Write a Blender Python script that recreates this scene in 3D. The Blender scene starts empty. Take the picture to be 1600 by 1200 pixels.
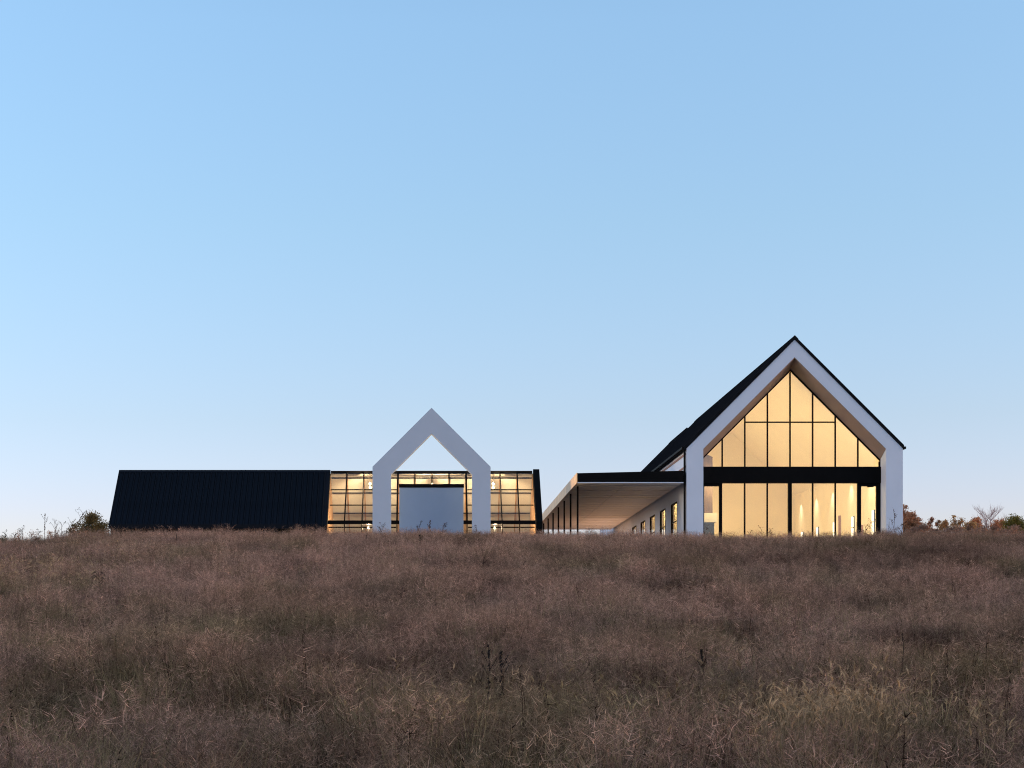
import bpy, math, random
import numpy as np
from mathutils import Vector, noise as mnoise

random.seed(7)
rng = np.random.default_rng(7)
scene = bpy.context.scene
COL = scene.collection
R = math.radians

# ------------------------------------------------------------------ camera
F = 2835.0            # focal length in photograph pixels (1600 wide)
CX, HY = 675.0, 1008.0  # principal point / horizon row of the shift lens
ZC = 2.1              # eye height above the foot of the slope
cd = bpy.data.cameras.new('camera')
cam = bpy.data.objects.new('camera', cd)
COL.objects.link(cam)
cam.location = (0, 0, ZC)
cam.rotation_euler = (R(90), 0, 0)
cd.sensor_fit = 'HORIZONTAL'
cd.sensor_width = 36.0
cd.lens = 36.0 * F / 1600.0
cd.shift_x = (800 - CX) / 1600.0
cd.shift_y = (HY - 600) / 1600.0
cd.clip_start = 0.1
cd.clip_end = 12000
scene.camera = cam

# ------------------------------------------------------------------ sky, sun, exposure
SUN_EL, SUN_ROT = 10.0, 104.0
world = bpy.data.worlds.new('World')
scene.world = world
world.use_nodes = True
nt = world.node_tree
bg = nt.nodes['Background']
sky = nt.nodes.new('ShaderNodeTexSky')
sky.sky_type = 'NISHITA'
sky.sun_disc = False
sky.sun_elevation = R(SUN_EL)
sky.sun_rotation = R(SUN_ROT)
sky.air_density = 1.0
sky.dust_density = 0.7
sky.ozone_density = 3.0
tc = nt.nodes.new('ShaderNodeTexCoord')
sep = nt.nodes.new('ShaderNodeSeparateXYZ')
ramp = nt.nodes.new('ShaderNodeValToRGB')
mul = nt.nodes.new('ShaderNodeMix')
mul.data_type = 'RGBA'
mul.blend_type = 'MULTIPLY'
mul.inputs[0].default_value = 1.0
nt.links.new(tc.outputs['Generated'], sep.inputs[0])
nt.links.new(sep.outputs['Z'], ramp.inputs[0])
nt.links.new(sky.outputs[0], mul.inputs[6])
nt.links.new(ramp.outputs[0], mul.inputs[7])
nt.links.new(mul.outputs[2], bg.inputs[0])
SKY_K = 4.45
cr = ramp.color_ramp
stops = [(0.075, (3.40, 2.59, 3.03)), (0.122, (3.40, 2.69, 2.76)), (0.226, (3.79, 3.28, 3.02)), (0.325, (4.28, 3.81, 3.45))]
for i, (p, c) in enumerate(stops):
    e = cr.elements[i] if i < 2 else cr.elements.new(p)
    e.position = p
    e.color = (c[0] / SKY_K, c[1] / SKY_K, c[2] / SKY_K, 1)
bg.inputs[1].default_value = 0.1

sd = bpy.data.lights.new('sun', 'SUN')
sd.energy = 0.20
sd.angle = R(18)
sd.color = (1.0, 0.72, 0.52)
sun = bpy.data.objects.new('sun', sd)
COL.objects.link(sun)
sdir = Vector((-math.sin(R(SUN_ROT)) * math.cos(R(SUN_EL)), math.cos(R(SUN_ROT)) * math.cos(R(SUN_EL)), math.sin(R(SUN_EL))))
sun.rotation_euler = (-sdir).to_track_quat('-Z', 'Y').to_euler()
sun.location = (-40, -10, 40)

vs = scene.view_settings
vs.view_transform = 'Standard'
vs.look = 'None'
vs.gamma = 1.0
vs.use_curve_mapping = False
vs.exposure = math.log2(SKY_K)
try:
    scene.cycles.use_denoising = True
    scene.cycles.denoiser = 'OPENIMAGEDENOISE'
    scene.cycles.denoising_prefilter = 'NONE'
    scene.cycles.pixel_filter_type = 'BLACKMAN_HARRIS'
    scene.cycles.filter_width = 1.1
    scene.cycles.max_bounces = 10
    scene.cycles.transparent_max_bounces = 24
    scene.cycles.diffuse_bounces = 5
    scene.cycles.sample_clamp_indirect = 4.0
except Exception:
    pass

# ------------------------------------------------------------------ helpers
WLOC = {}


def tag(o, label=None, cat=None, group=None, kind=None):
    if label: o['label'] = label
    if cat: o['category'] = cat
    if group: o['group'] = group
    if kind: o['kind'] = kind
    return o


def thing(name, loc, label, cat, group=None):
    o = bpy.data.objects.new(name, None)
    o.empty_display_size = 0.3
    COL.objects.link(o)
    o.location = loc
    WLOC[o.name] = Vector(loc)
    return tag(o, label, cat, group)


MCACHE = {}


class MB:
    def __init__(s):
        s.v, s.f = [], []

    def add(s, vs_, fs_):
        b = len(s.v)
        s.v.extend(vs_)
        s.f.extend([tuple(i + b for i in f) for f in fs_])
        return s

    def box(s, x0, x1, y0, y1, z0, z1):
        v = [(x0, y0, z0), (x1, y0, z0), (x1, y1, z0), (x0, y1, z0), (x0, y0, z1), (x1, y0, z1), (x1, y1, z1), (x0, y1, z1)]
        return s.add(v, [(0, 3, 2, 1), (4, 5, 6, 7), (0, 1, 5, 4), (1, 2, 6, 5), (2, 3, 7, 6), (3, 0, 4, 7)])

    def prism_y(s, poly, y0, y1):      # poly: (x, z) counter-clockwise seen from -Y
        n = len(poly)
        v = [(x, y0, z) for x, z in poly] + [(x, y1, z) for x, z in poly]
        f = [tuple(range(n)), tuple(reversed(range(n, 2 * n)))]
        f += [(i, i + n, (i + 1) % n + n, (i + 1) % n) for i in range(n)]
        return s.add(v, f)

    def prism_x(s, poly, x0, x1):      # poly: (y, z) counter-clockwise seen from +X
        n = len(poly)
        v = [(x0, y, z) for y, z in poly] + [(x1, y, z) for y, z in poly]
        f = [tuple(reversed(range(n))), tuple(range(n, 2 * n))]
        f += [((i + 1) % n, (i + 1) % n + n, i + n, i) for i in range(n)]
        return s.add(v, f)

    def bar(s, p0, p1, w, d, side=(1, 0, 0)):   # bar from p0 to p1; w along side, d across
        p0, p1, sd_ = Vector(p0), Vector(p1), Vector(side).normalized()
        t = (p1 - p0).normalized()
        n = t.cross(sd_).normalized()
        v = []
        for p in (p0, p1):
            for a, b in ((-1, -1), (1, -1), (1, 1), (-1, 1)):
                v.append(tuple(p + sd_ * (a * w / 2) + n * (b * d / 2)))
        return s.add(v, [(0, 1, 2, 3), (7, 6, 5, 4), (0, 4, 5, 1), (1, 5, 6, 2), (2, 6, 7, 3), (3, 7, 4, 0)])

    def tube(s, pts, rads, n=5):
        pts = [Vector(p) for p in pts]
        rings = []
        for i, p in enumerate(pts):
            t = (pts[min(i + 1, len(pts) - 1)] - pts[max(i - 1, 0)]).normalized()
            a = t.orthogonal().normalized()
            b = t.cross(a)
            rings.append([tuple(p + (a * math.cos(2 * math.pi * k / n) + b * math.sin(2 * math.pi * k / n)) * rads[i]) for k in range(n)])
        v = [q for r in rings for q in r]
        f = []
        for i in range(len(pts) - 1):
            for k in range(n):
                f.append((i * n + k, i * n + (k + 1) % n, (i + 1) * n + (k + 1) % n, (i + 1) * n + k))
        f.append(tuple(reversed(range(n))))
        f.append(tuple(range((len(pts) - 1) * n, len(pts) * n)))
        return s.add(v, f)

    def build(s, name, mat, parent=None, smooth=False, origin=None, share=True):
        a = np.array(s.v, dtype=float)
        c = np.array(origin if origin is not None else [(a[:, 0].min() + a[:, 0].max()) / 2, (a[:, 1].min() + a[:, 1].max()) / 2, a[:, 2].min()])
        loc = a - c
        key = None
        me = None
        if share and len(s.v) < 200:
            key = (mat.name, smooth, tuple(np.round(loc, 3).ravel().tolist()), tuple(s.f))
            me = MCACHE.get(key)
        if me is None:
            me = bpy.data.meshes.new(name)
            me.from_pydata(loc.tolist(), [], s.f)
            me.materials.append(mat)
            if smooth:
                me.polygons.foreach_set('use_smooth', [True] * len(me.polygons))
            me.update()
            if key: MCACHE[key] = me
        o = bpy.data.objects.new(name, me)
        COL.objects.link(o)
        w = Vector(c)
        WLOC[o.name] = w
        if parent is not None:
            o.parent = parent
            o.location = w - WLOC[parent.name]
        else:
            o.location = w
        return o


def lamp(name, kind, loc, power, color, parent=None, **kw):
    d = bpy.data.lights.new(name, kind)
    d.energy = power
    d.color = color
    aim = kw.pop('aim', None)
    for k, v in kw.items():
        setattr(d, k, v)
    o = bpy.data.objects.new(name, d)
    COL.objects.link(o)
    w = Vector(loc)
    o.location = w - (WLOC[parent.name] if parent else Vector((0, 0, 0)))
    if parent: o.parent = parent
    if aim is not None:
        o.rotation_euler = Vector(aim).to_track_quat('-Z', 'Y').to_euler()
    return o


# ------------------------------------------------------------------ materials
def mat(name, color, rough=0.6, metal=0.0, spec=0.5, var=0.0, scale=2.0, bump=0.0, bscale=40.0, stretch=None, color2=None):
    m = bpy.data.materials.new(name)
    m.use_nodes = True
    n = m.node_tree
    p = n.nodes['Principled BSDF']
    p.inputs['Roughness'].default_value = rough
    p.inputs['Metallic'].default_value = metal
    p.inputs['Specular IOR Level'].default_value = spec
    p.inputs['Base Color'].default_value = (*color, 1)
    tcn = n.nodes.new('ShaderNodeTexCoord')
    src = tcn.outputs['Object']
    if stretch:
        mp = n.nodes.new('ShaderNodeMapping')
        mp.inputs['Scale'].default_value = stretch
        n.links.new(src, mp.inputs[0])
        src = mp.outputs[0]
    if var > 0 or color2:
        tx = n.nodes.new('ShaderNodeTexNoise')
        tx.inputs['Scale'].default_value = scale
        tx.inputs['Detail'].default_value = 6
        tx.inputs['Roughness'].default_value = 0.6
        n.links.new(src, tx.inputs['Vector'])
        r_ = n.nodes.new('ShaderNodeValToRGB')
        c2 = color2 or tuple(c * (1 - var) for c in color)
        c1 = color if color2 else tuple(min(1, c * (1 + var * 0.6)) for c in color)
        r_.color_ramp.elements[0].position = 0.32
        r_.color_ramp.elements[1].position = 0.68
        r_.color_ramp.elements[0].color = (*c2, 1)
        r_.color_ramp.elements[1].color = (*c1, 1)
        n.links.new(tx.outputs['Fac'], r_.inputs[0])
        n.links.new(r_.outputs[0], p.inputs['Base Color'])
    if bump > 0:
        tb = n.nodes.new('ShaderNodeTexNoise')
        tb.inputs['Scale'].default_value = bscale
        tb.inputs['Detail'].default_value = 4
        n.links.new(src, tb.inputs['Vector'])
        bp = n.nodes.new('ShaderNodeBump')
        bp.inputs['Strength'].default_value = bump
        bp.inputs['Distance'].default_value = 0.02
        n.links.new(tb.outputs['Fac'], bp.inputs['Height'])
        n.links.new(bp.outputs[0], p.inputs['Normal'])
    return m


def emit_mat(name, color, strength):
    m = bpy.data.materials.new(name)
    m.use_nodes = True
    p = m.node_tree.nodes['Principled BSDF']
    p.inputs['Base Color'].default_value = (*color, 1)
    p.inputs['Emission Color'].default_value = (*color, 1)
    p.inputs['Emission Strength'].default_value = strength
    return m


def glass_mat(name, tint=(0.93, 0.95, 0.94), refl=1.0, IOR=1.5):
    m = bpy.data.materials.new(name)
    m.use_nodes = True
    n = m.node_tree
    for nd in list(n.nodes): n.nodes.remove(nd)
    out = n.nodes.new('ShaderNodeOutputMaterial')
    tr = n.nodes.new('ShaderNodeBsdfTransparent')
    tr.inputs[0].default_value = (*tint, 1)
    gl = n.nodes.new('ShaderNodeBsdfGlossy')
    gl.inputs['Roughness'].default_value = 0.01
    gl.inputs[0].default_value = (refl, refl, refl, 1)
    fr = n.nodes.new('ShaderNodeFresnel')
    geo = n.nodes.new('ShaderNodeNewGeometry')      # same reflectance on both faces of the thin sheet
    ior = n.nodes.new('ShaderNodeMapRange')
    ior.inputs['To Min'].default_value = IOR
    ior.inputs['To Max'].default_value = 1 / IOR
    n.links.new(geo.outputs['Backfacing'], ior.inputs['Value'])
    n.links.new(ior.outputs[0], fr.inputs[0])
    mx = n.nodes.new('ShaderNodeMixShader')
    n.links.new(fr.outputs[0], mx.inputs[0])
    n.links.new(tr.outputs[0], mx.inputs[1])
    n.links.new(gl.outputs[0], mx.inputs[2])
    n.links.new(mx.outputs[0], out.inputs[0])
    return m


M_white = mat('white_stucco', (0.65, 0.725, 0.84), 0.75, spec=0.25, var=0.035, scale=0.7, bump=0.15, bscale=60)
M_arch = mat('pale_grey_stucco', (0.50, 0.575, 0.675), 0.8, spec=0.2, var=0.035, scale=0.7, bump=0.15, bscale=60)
M_soffit = mat('white_board', (0.72, 0.70, 0.68), 0.7, spec=0.25, var=0.07, scale=3, bump=0.05)
M_black = mat('black_steel', (0.003, 0.003, 0.0035), 0.6, spec=0.08, var=0.3, scale=3)
M_roof = mat('black_standing_seam_metal', (0.0042, 0.006, 0.0105), 0.55, spec=0.12, var=0.3, scale=0.5)
M_shingle = mat('black_shingle', (0.012, 0.013, 0.016), 0.9, spec=0.0, var=0.35, scale=1.5)
M_shade = mat('dark_timber_wall', (0.008, 0.007, 0.007), 0.8, spec=0.2, var=0.4, scale=6, stretch=(1, 1, 0.15))
M_glass = glass_mat('window_glass', refl=0.9, IOR=1.5)
M_coated = glass_mat('coated_gable_glass', refl=0.95, IOR=1.78)
M_cream = mat('cream_plaster', (0.80, 0.70, 0.52), 0.8, spec=0.2, var=0.03, scale=0.6, bump=0.05)
M_recess = mat('tan_recess_board', (0.34, 0.265, 0.24), 0.75, spec=0.2, var=0.08, scale=1.2, bump=0.05)
M_floor = mat('polished_floor', (0.42, 0.30, 0.18), 0.45, var=0.15, scale=2)
M_walnut = mat('walnut_cladding', (0.12, 0.06, 0.03), 0.6, var=0.3, scale=5, stretch=(1, 1, 0.2))
M_trimwood = mat('cedar_trim', (0.26, 0.11, 0.06), 0.6, var=0.3, scale=6, stretch=(1, 0.1, 1))
M_copper = mat('weathered_copper_fascia', (0.78, 0.50, 0.23), 0.4, metal=0.2, color2=(0.48, 0.27, 0.12), scale=0.55, bump=0.05)
M_panel = mat('shade_tinted_door_panel', (0.275, 0.375, 0.53), 0.7, spec=0.2, var=0.04, scale=0.6, bump=0.05)  # pale panel standing in shade; the bluish shade is put into its colour
M_tan = mat('tan_back_panel', (0.62, 0.57, 0.47), 0.75, spec=0.2, var=0.10, scale=0.8)
M_oak = mat('oak_end_wall', (0.42, 0.24, 0.11), 0.65, var=0.35, scale=5, stretch=(1, 1, 0.15))
M_conc = mat('concrete_floor', (0.42, 0.38, 0.33), 0.7, var=0.1, scale=2)
M_lamp = emit_mat('warm_lamp_glass', (1.0, 0.80, 0.52), 1.6)
M_tube = emit_mat('bright_lamp_tube', (1.0, 0.86, 0.66), 0.5)
M_bark = mat('bark', (0.09, 0.06, 0.045), 0.9, var=0.3, scale=8, bump=0.5)
M_palebark = mat('pale_bark', (0.42, 0.27, 0.25), 0.9, var=0.2, scale=8)
M_weed = mat('dead_weed_stem', (0.030, 0.022, 0.018), 0.9, spec=0.1, var=0.3, scale=10)
M_weed2 = mat('brown_weed_stem', (0.10, 0.06, 0.045), 0.9, spec=0.1, var=0.35, scale=6)


# ------------------------------------------------------------------ terrain
crest_tab = [(-400, 846), (0, 843), (60, 841), (120, 834), (170, 832), (300, 831), (500, 831), (580, 832), (700, 832), (850, 832), (950, 834), (1060, 836),
             (1150, 838), (1240, 838), (1340, 836), (1400, 832), (1440, 831), (1520, 833), (1600, 833), (2000, 834)]
CT = np.array(crest_tab, float)
YCR = 94.0
GR_PX = 22.0       # grass height at the crest, in photograph pixels
ys_ = np.linspace(0, 140, 561)
sl = np.interp(ys_, [0, 8, 25, 45, 62, 78, 88, 94, 99, 103, 140], [.035, .04, .075, .098, .096, .084, .072, .060, .015, 0, 0])
hh = np.concatenate([[0], np.cumsum((sl[1:] + sl[:-1]) / 2 * np.diff(ys_))])
h_cr = (HY - (834 + GR_PX)) / F * YCR          # mean crest height above the eye
k_ = (h_cr + ZC) / np.interp(YCR, ys_, hh)
hh *= k_
H_PLAT = np.interp(110, ys_, hh)


def gz(x, y):
    """ground height (world z) at x, y - arrays"""
    x = np.asarray(x, float)
    y = np.asarray(y, float)
    b = np.interp(y, ys_, hh)
    px = CX + x * F / np.maximum(y, 60)
    dpx = 834 - np.interp(px, CT[:, 0], CT[:, 1])
    w = np.clip((y - 55) / 35, 0, 1)
    w = w * w * (3 - 2 * w) * np.clip((130 - y) / 25, 0, 1)
    d = dpx / F * YCR * w
    amp = np.clip((y - 6) / 14, 0, 1) * np.clip((100 - y) / 22, 0.0, 1)
    bump = 0.20 * np.sin(x * .55 + 1.3 + .6 * np.sin(y * .21)) * np.sin(y * .42 + .5 + .8 * np.sin(x * .23)) \
        + 0.13 * np.sin(x * 1.15 + y * .35 + 2.1) * np.sin(y * .83 - x * .4) + 0.06 * np.sin(x * 2.3 - y * .7) * np.sin(y * 1.9 + x * .9)
    far = -np.clip(y - 260, 0, None) * 0.012
    return b + d + amp * bump + far


def axis(edges):
    out = []
    for a, b, n in edges:
        out.append(np.linspace(a, b, n, endpoint=False))
    return np.concatenate(out + [[edges[-1][1]]])


gx = axis([(-4000, -400, 12), (-400, -70, 22), (-70, 70, 200), (70, 400, 22), (400, 4000, 12)])
gy = axis([(-3000, -200, 8), (-200, 0, 10), (0, 104, 208), (104, 300, 40), (300, 4500, 24)])
GX, GY = np.meshgrid(gx, gy)
GZ = gz(GX, GY)
nx, ny = len(gx), len(gy)
gv = np.stack([GX.ravel(), GY.ravel(), GZ.ravel()], 1)
ii = np.arange(ny - 1)[:, None] * nx + np.arange(nx - 1)[None]
gf = np.stack([ii, ii + 1, ii + nx + 1, ii + nx], -1).reshape(-1, 4)
M_soil = mat('dry_thatch_soil', (0.075, 0.052, 0.042), 0.95, spec=0.1, color2=(0.035, 0.028, 0.020), scale=1.6, bump=0.8, bscale=18)
me = bpy.data.meshes.new('ground')
me.from_pydata(gv.tolist(), [], gf.tolist())
me.materials.append(M_soil)
me.polygons.foreach_set('use_smooth', [True] * len(me.polygons))
ground = bpy.data.objects.new('ground', me)
COL.objects.link(ground)
tag(ground, 'grassy hillside rising to the buildings on its crest', kind='structure')


def field_point(px, py):
    """where the ray through photograph pixel meets the ground"""
    for y in np.arange(8, 99, 0.15):
        x = (px - CX) / F * y
        z = ZC + (HY - py) / F * y
        if float(gz(x, y)) >= z:
            return x, y
    return (px - CX) / F * 95.0, 95.0


ZF = ZC + 5.30        # finished floor level of the buildings


def Xat(px, y): return (px - CX) * y / F
def Zat(py, y): return ZC + (HY - py) * y / F


# ------------------------------------------------------------------ the big gabled barn
Y0, YG, Y1 = 101.5, 102.72, 139.2
XC, HW = 20.29, 6.05
XL, XR = XC - HW, XC + HW
ZA, ZE = ZC + 17.10, ZC + 11.00
barn = thing('barn', (XC, Y0 + 10, ZF - 0.4), 'big white gabled barn with black roof and tall glowing glass gable', 'barn')
ZB = ZF - 0.6


def ring(name, outer, inner, y0, outer_b, inner_b, y1, material, parent):
    mb = MB()
    n = len(outer)
    v = [(x, y0, z) for x, z in outer] + [(x, y0, z) for x, z in inner] + [(x, y1, z) for x, z in outer_b] + [(x, y1, z) for x, z in inner_b]
    f = []
    for i in range(n - 1):
        f.append((i, n + i, n + i + 1, i + 1))                          # front
        f.append((2 * n + i, 2 * n + i + 1, 3 * n + i + 1, 3 * n + i))  # back
        f.append((i, i + 1, 2 * n + i + 1, 2 * n + i))                  # outside
        f.append((n + i, 3 * n + i, 3 * n + i + 1, n + i + 1))          # reveal
    for i in (0, n - 1):
        f.append((i, 2 * n + i, 3 * n + i, n + i))
    mb.add(v, f)
    return mb.build(name, material, parent, share=False)


def gable(xc, hw, zb, ze, za):
    return [(xc - hw, zb), (xc - hw, ze), (xc, za), (xc + hw, ze), (xc + hw, zb)]


ZGP, ZGE, HG = ZC + 15.63, ZC + 10.53, 5.09
ring('front_wall', gable(XC, HW, ZB, ZE, ZA - 0.01), gable(XC, 5.11, ZB, ZC + 10.99, ZC + 16.11), Y0,
     gable(XC, HW, ZB, ZE, ZA - 0.01), gable(XC, HG, ZB, ZGE, ZGP), YG + 0.12, M_white, barn)

for s_ in (-1, 1):      # board lining on the sloping soffits of the recess
    mb = MB()
    a0, a1 = (XC, ZC + 16.10), (XC + s_ * 5.105, ZC + 10.985)
    b0, b1 = (XC, ZGP - .004), (XC + s_ * (HG - .004), ZGE - .004)
    e_ = .012
    v = [(a0[0], Y0 + .02, a0[1]), (a1[0], Y0 + .02, a1[1]), (b1[0], YG - .045, b1[1]), (b0[0], YG - .045, b0[1])]
    v += [(x - s_ * e_, y, z - e_) for x, y, z in v]
    fs = [(0, 1, 2, 3), (7, 6, 5, 4), (0, 4, 5, 1), (1, 5, 6, 2), (2, 6, 7, 3), (3, 7, 4, 0)]
    mb.add(v, fs)
    mb.build('recess_soffit', M_recess, barn, share=False)

# long side walls: left one pierced by five windows
win_y = [(105.4 + 5.25 * k, 108.0 + 5.25 * k) for k in range(5)]
ZWT = ZC + 8.35
TW = 0.14


def pierced_wall(name, x0, x1, material):
    mb = MB()
    y = YG + 0.125
    for a, b in win_y:
        mb.box(x0, x1, y, a, ZB, ZE - 0.02)
        mb.box(x0, x1, a, b, ZWT, ZE - 0.02)
        y = b
    mb.box(x0, x1, y, Y1, ZB, ZE - 0.02)
    return mb.build(name, material, barn, share=False)


pierced_wall('side_wall', XL, XL + TW, M_white)
pierced_wall('wall_lining', XL + TW + 0.004, XL + TW + 0.03, M_cream)
MB().box(XR - TW, XR, YG + 0.125, Y1, ZB, ZE - 0.02).build('side_wall', M_white, barn)
MB().box(XR - TW - 0.03, XR - TW - 0.004, YG + 0.125, 131.0, ZF, ZE + 0.04).build('wall_lining', M_cream, barn)
MB().prism_y([(XL + .145, ZB), (XR - .145, ZB), (XR - .145, ZE - .1), (XC, ZA - .25), (XL + .145, ZE - .1)], Y1 - .35, Y1 - 0.05).build('rear_wall', M_white, barn)
MB().prism_y([(XL + .172, ZF), (XR - .172, ZF), (XR - .172, ZE - .1), (XC, ZA - .38), (XL + .172, ZE - .1)], 131.0, 131.2).build('end_wall', M_cream, barn)
MB().box(XL + .172, XR - .172, YG + .13, 131.0, ZF - .2, ZF).build('floor', M_floor, barn)
CI = 0.42   # ceiling below roof plane, measured vertically
for s_ in (-1, 1):
    xe = XC + s_ * (HW - .19)
    ze = ZA - CI - (HW - .19)
    pl = [(XC, ZA - CI), (XC, ZA - CI + .05), (xe, ze + .05), (xe, ze)]
    if s_ > 0: pl = pl[::-1]
    MB().prism_y(pl, YG + .13, 131.0).build('ceiling', M_cream, barn)

# windows in the long wall
for a, b in win_y:
    xf = XL + 0.03
    mb = MB()
    fw = 0.07
    for p, q in ((a, a + .05), (b - .05, b)):
        mb.box(XL - .02, XL + .09, p, q, ZF, ZWT)
    mb.box(XL - .02, XL + .09, a + .051, b - .051, ZWT - .06, ZWT)
    mb.box(xf, xf + .03, (a + b) / 2 - .02, (a + b) / 2 + .02, ZF, ZWT - .062)
    y_in = [(a + .052, (a + b) / 2 - .032), ((a + b) / 2 + .032, b - .052)]
    for p, q in y_in:
        for zz in (ZF + .0, ZC + 7.22):
            mb.box(xf, xf + .03, p, q, zz, zz + fw)
    w = mb.build('window', M_black, barn, share=False)
    for p, q in y_in:
        MB().box(xf + .012, xf + .02, p, q, ZF + fw, ZC + 7.22).build('pane', M_glass, w)
        MB().box(xf + .012, xf + .02, p, q, ZC + 7.30, ZWT - fw).build('pane', M_glass, w)

# cedar bands and downpipe on the long wall
MB().box(XL - .035, XL - .002, Y0 + .25, Y1, ZC + 10.66, ZC + 10.78).build('wood_band', M_trimwood, barn)
MB().box(XL - .035, XL - .002, Y0 + .25, Y1, ZC + 9.96, ZC + 10.06).build('wood_band', M_trimwood, barn)
MB().tube([(XL - .09, Y0 + .12, ZB), (XL - .09, Y0 + .12, ZE - .12), (XL - .16, Y0 + .12, ZE + .02)], [.065, .065, .065], 10).build('downpipe', M_black, barn, share=False)

# roof: two slopes with seams, ridge cap, gutters
RT = 0.20


def roof_slopes(ya, yb, prefix_parent):
    for s_ in (-1, 1):
        mb = MB()
        ov = HW + (0.16 if s_ < 0 else 0.06)
        xe = XC + s_ * ov
        pl = [(XC, ZA), (XC, ZA + RT), (xe, ZA + RT - ov), (xe, ZA - ov)]
        if s_ > 0: pl = pl[::-1]
        mb.prism_y(pl, ya, yb)
        y = ya + .03
        while y < yb - 2.0:      # raised seams
            y += 2.6
            mb.bar((XC + s_ * .12, y, ZA + RT - .12 + .004), (xe, y, ZA + RT - ov + .004), .03, .022, (0, 1, 0))
        mb.build('roof_slope', M_shingle, prefix_parent, share=False)
    MB().prism_y([(XC - .2, ZA + RT - .19 + .02), (XC + .2, ZA + RT - .19 + .02), (XC, ZA + RT + .035)], ya - .004, yb + .004).build('ridge_cap', M_shingle, prefix_parent)


roof_slopes(Y0 - 0.05, Y1, barn)
MB().box(XR + .02, XR + .17, Y0 - .06, Y1, ZE - .02, ZE + .11).build('gutter', M_black, barn)
MB().box(XL - .26, XL - .165, Y0 - .02, Y1, ZE - .02, ZE + .09).build('gutter', M_black, barn)
# the rear wing behind a gap in the ridge
MB().box(XL + .05, XR - .05, Y1 + .01, 144.4, ZB, ZE - .4).build('link_block', M_white, barn)
MB().prism_y(gable(XC, HW - .02, ZB, ZE - .03, ZA - .03), 144.42, 154.1).build('rear_wing', M_white, barn)
roof_slopes(144.38, 154.2, barn)

# glazed gable
YM = YG
mull = [20.27 + 1.28 * k for k in range(-3, 4)]


def zr(x, off=0.0): return ZGP - abs(x - XC) - off


BT, BB, BB2 = ZC + 10.09, ZC + 9.17, ZC + 8.99
ZTR = ZC + 12.62
MWD = 0.075
for s_ in (-1, 1):     # rafters of the frame
    xe = XC + s_ * HG
    pl = [(XC, ZGP - .13), (XC, ZGP), (xe, ZGE), (xe, ZGE - .13)]
    if s_ > 0: pl = pl[::-1]
    MB().prism_y(pl, YM - .04, YM + .10).build('frame_rafter', M_black, barn)
    MB().box(min(xe, xe - s_ * .09), max(xe, xe - s_ * .09), YM - .04, YM + .10, BT, ZGE - .13).build('frame_jamb', M_black, barn)
for x in mull:
    MB().prism_y([(x - MWD / 2, BT), (x + MWD / 2, BT), (x + MWD / 2, zr(x + MWD / 2, .135)), (x - MWD / 2, zr(x - MWD / 2, .135))], YM - .05, YM + .08).build('mullion', M_black, barn)
for a, b in zip(mull[1:5], mull[2:6]):
    MB().box(a + MWD / 2, b - MWD / 2, YM - .04, YM + .07, ZTR - .035, ZTR + .035).build('transom', M_black, barn)
MB().box(XC - 5.13, XC + 5.13, YM - .16, YM + .25, BB, BT).build('beam', M_black, barn)


def pane(poly, y=None, parent=None):
    y = YM if y is None else y
    return MB().prism_y(poly, y + .01, y + .03).build('pane', M_coated, parent or barn)


xs = [XC - HG + .09] + mull + [XC + HG - .09]
for i in range(len(xs) - 1):
    a = xs[i] + (MWD / 2 if i > 0 else 0)
    b = xs[i + 1] - (MWD / 2 if i < len(xs) - 2 else 0)
    zt = lambda x: zr(x, .135)
    if i in (2, 3, 4, 5):
        pane([(a, BT), (b, BT), (b, ZTR - .036), (a, ZTR - .036)])
        z0 = ZTR + .036
        top = [(b, max(zt(b), z0)), (a, max(zt(a), z0))]
        pane([(a, z0), (b, z0)] + [p for p in top if p[1] > z0 + .01] if True else None)
    else:
        za_, zb_ = max(zt(a), BT), max(zt(b), BT)
        pane([(a, BT), (b, BT), (b, zb_), (a, za_)])

posts = [(16.25, 16.42), (20.15, 20.36), (24.07, 24.28), (25.14, 25.375), (15.21, 15.40)]
for a, b in posts:
    MB().box(a, b, YM - .08, YM + .10, ZF, BB).build('door_post', M_black, barn)
thin = [17.70, 18.98, 21.55, 22.83]
for x in thin:
    MB().box(x - .04, x + .04, YM - .05, YM + .08, ZF, BB).build('mullion', M_black, barn)
for a, b in ((15.40, 16.25), (24.28, 25.14)):
    MB().box(a, b, YM - .06, YM + .09, BB2, BB).build('door_header', M_black, barn)
    pane([(a, ZF), (b, ZF), (b, BB2), (a, BB2)])
MB().box(24.62, 24.98, YM - .12, YM - .065, BB2 - .06, BB2 + .02).build('door_closer', M_black, barn)
cells = [(16.42, 17.66), (17.74, 18.94), (19.02, 20.15), (20.36, 21.51), (21.59, 22.79), (22.87, 24.07)]
for a, b in cells:
    pane([(a, ZF), (b, ZF), (b, BB), (a, BB)])

# inside: fireplace by the glass, wall lanterns down the right wall, cedar pilasters
fp = thing('fireplace', (15.6, 105.3, ZF), 'walnut clad fireplace with cream mantel just inside the left end of the glass gable', 'fireplace')
xr_ = Xat(1113.4, 104.6)
MB().prism_y([(14.40, ZC + 7.62), (xr_, ZC + 7.62), (xr_, ZC + 10.85), (xr_ - .35, ZC + 11.0), (14.7, ZC + 11.0), (14.40, ZC + 10.7)], 104.6, 106.2).build('chimney_breast', M_walnut, fp)
MB().box(14.40, Xat(1120, 104.4), 104.4, 106.25, ZC + 7.08, ZC + 7.60).build('mantel', M_cream, fp)
MB().box(14.40, Xat(1116, 104.7), 104.7, 106.2, ZF, ZC + 7.075).build('firebox', M_shade, fp)
order = ['nearest the glass front', 'second from the glass front', 'third from the glass front', 'fourth from the glass front', 'farthest from the glass front']
WARM = (1.0, 0.76, 0.385)
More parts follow.
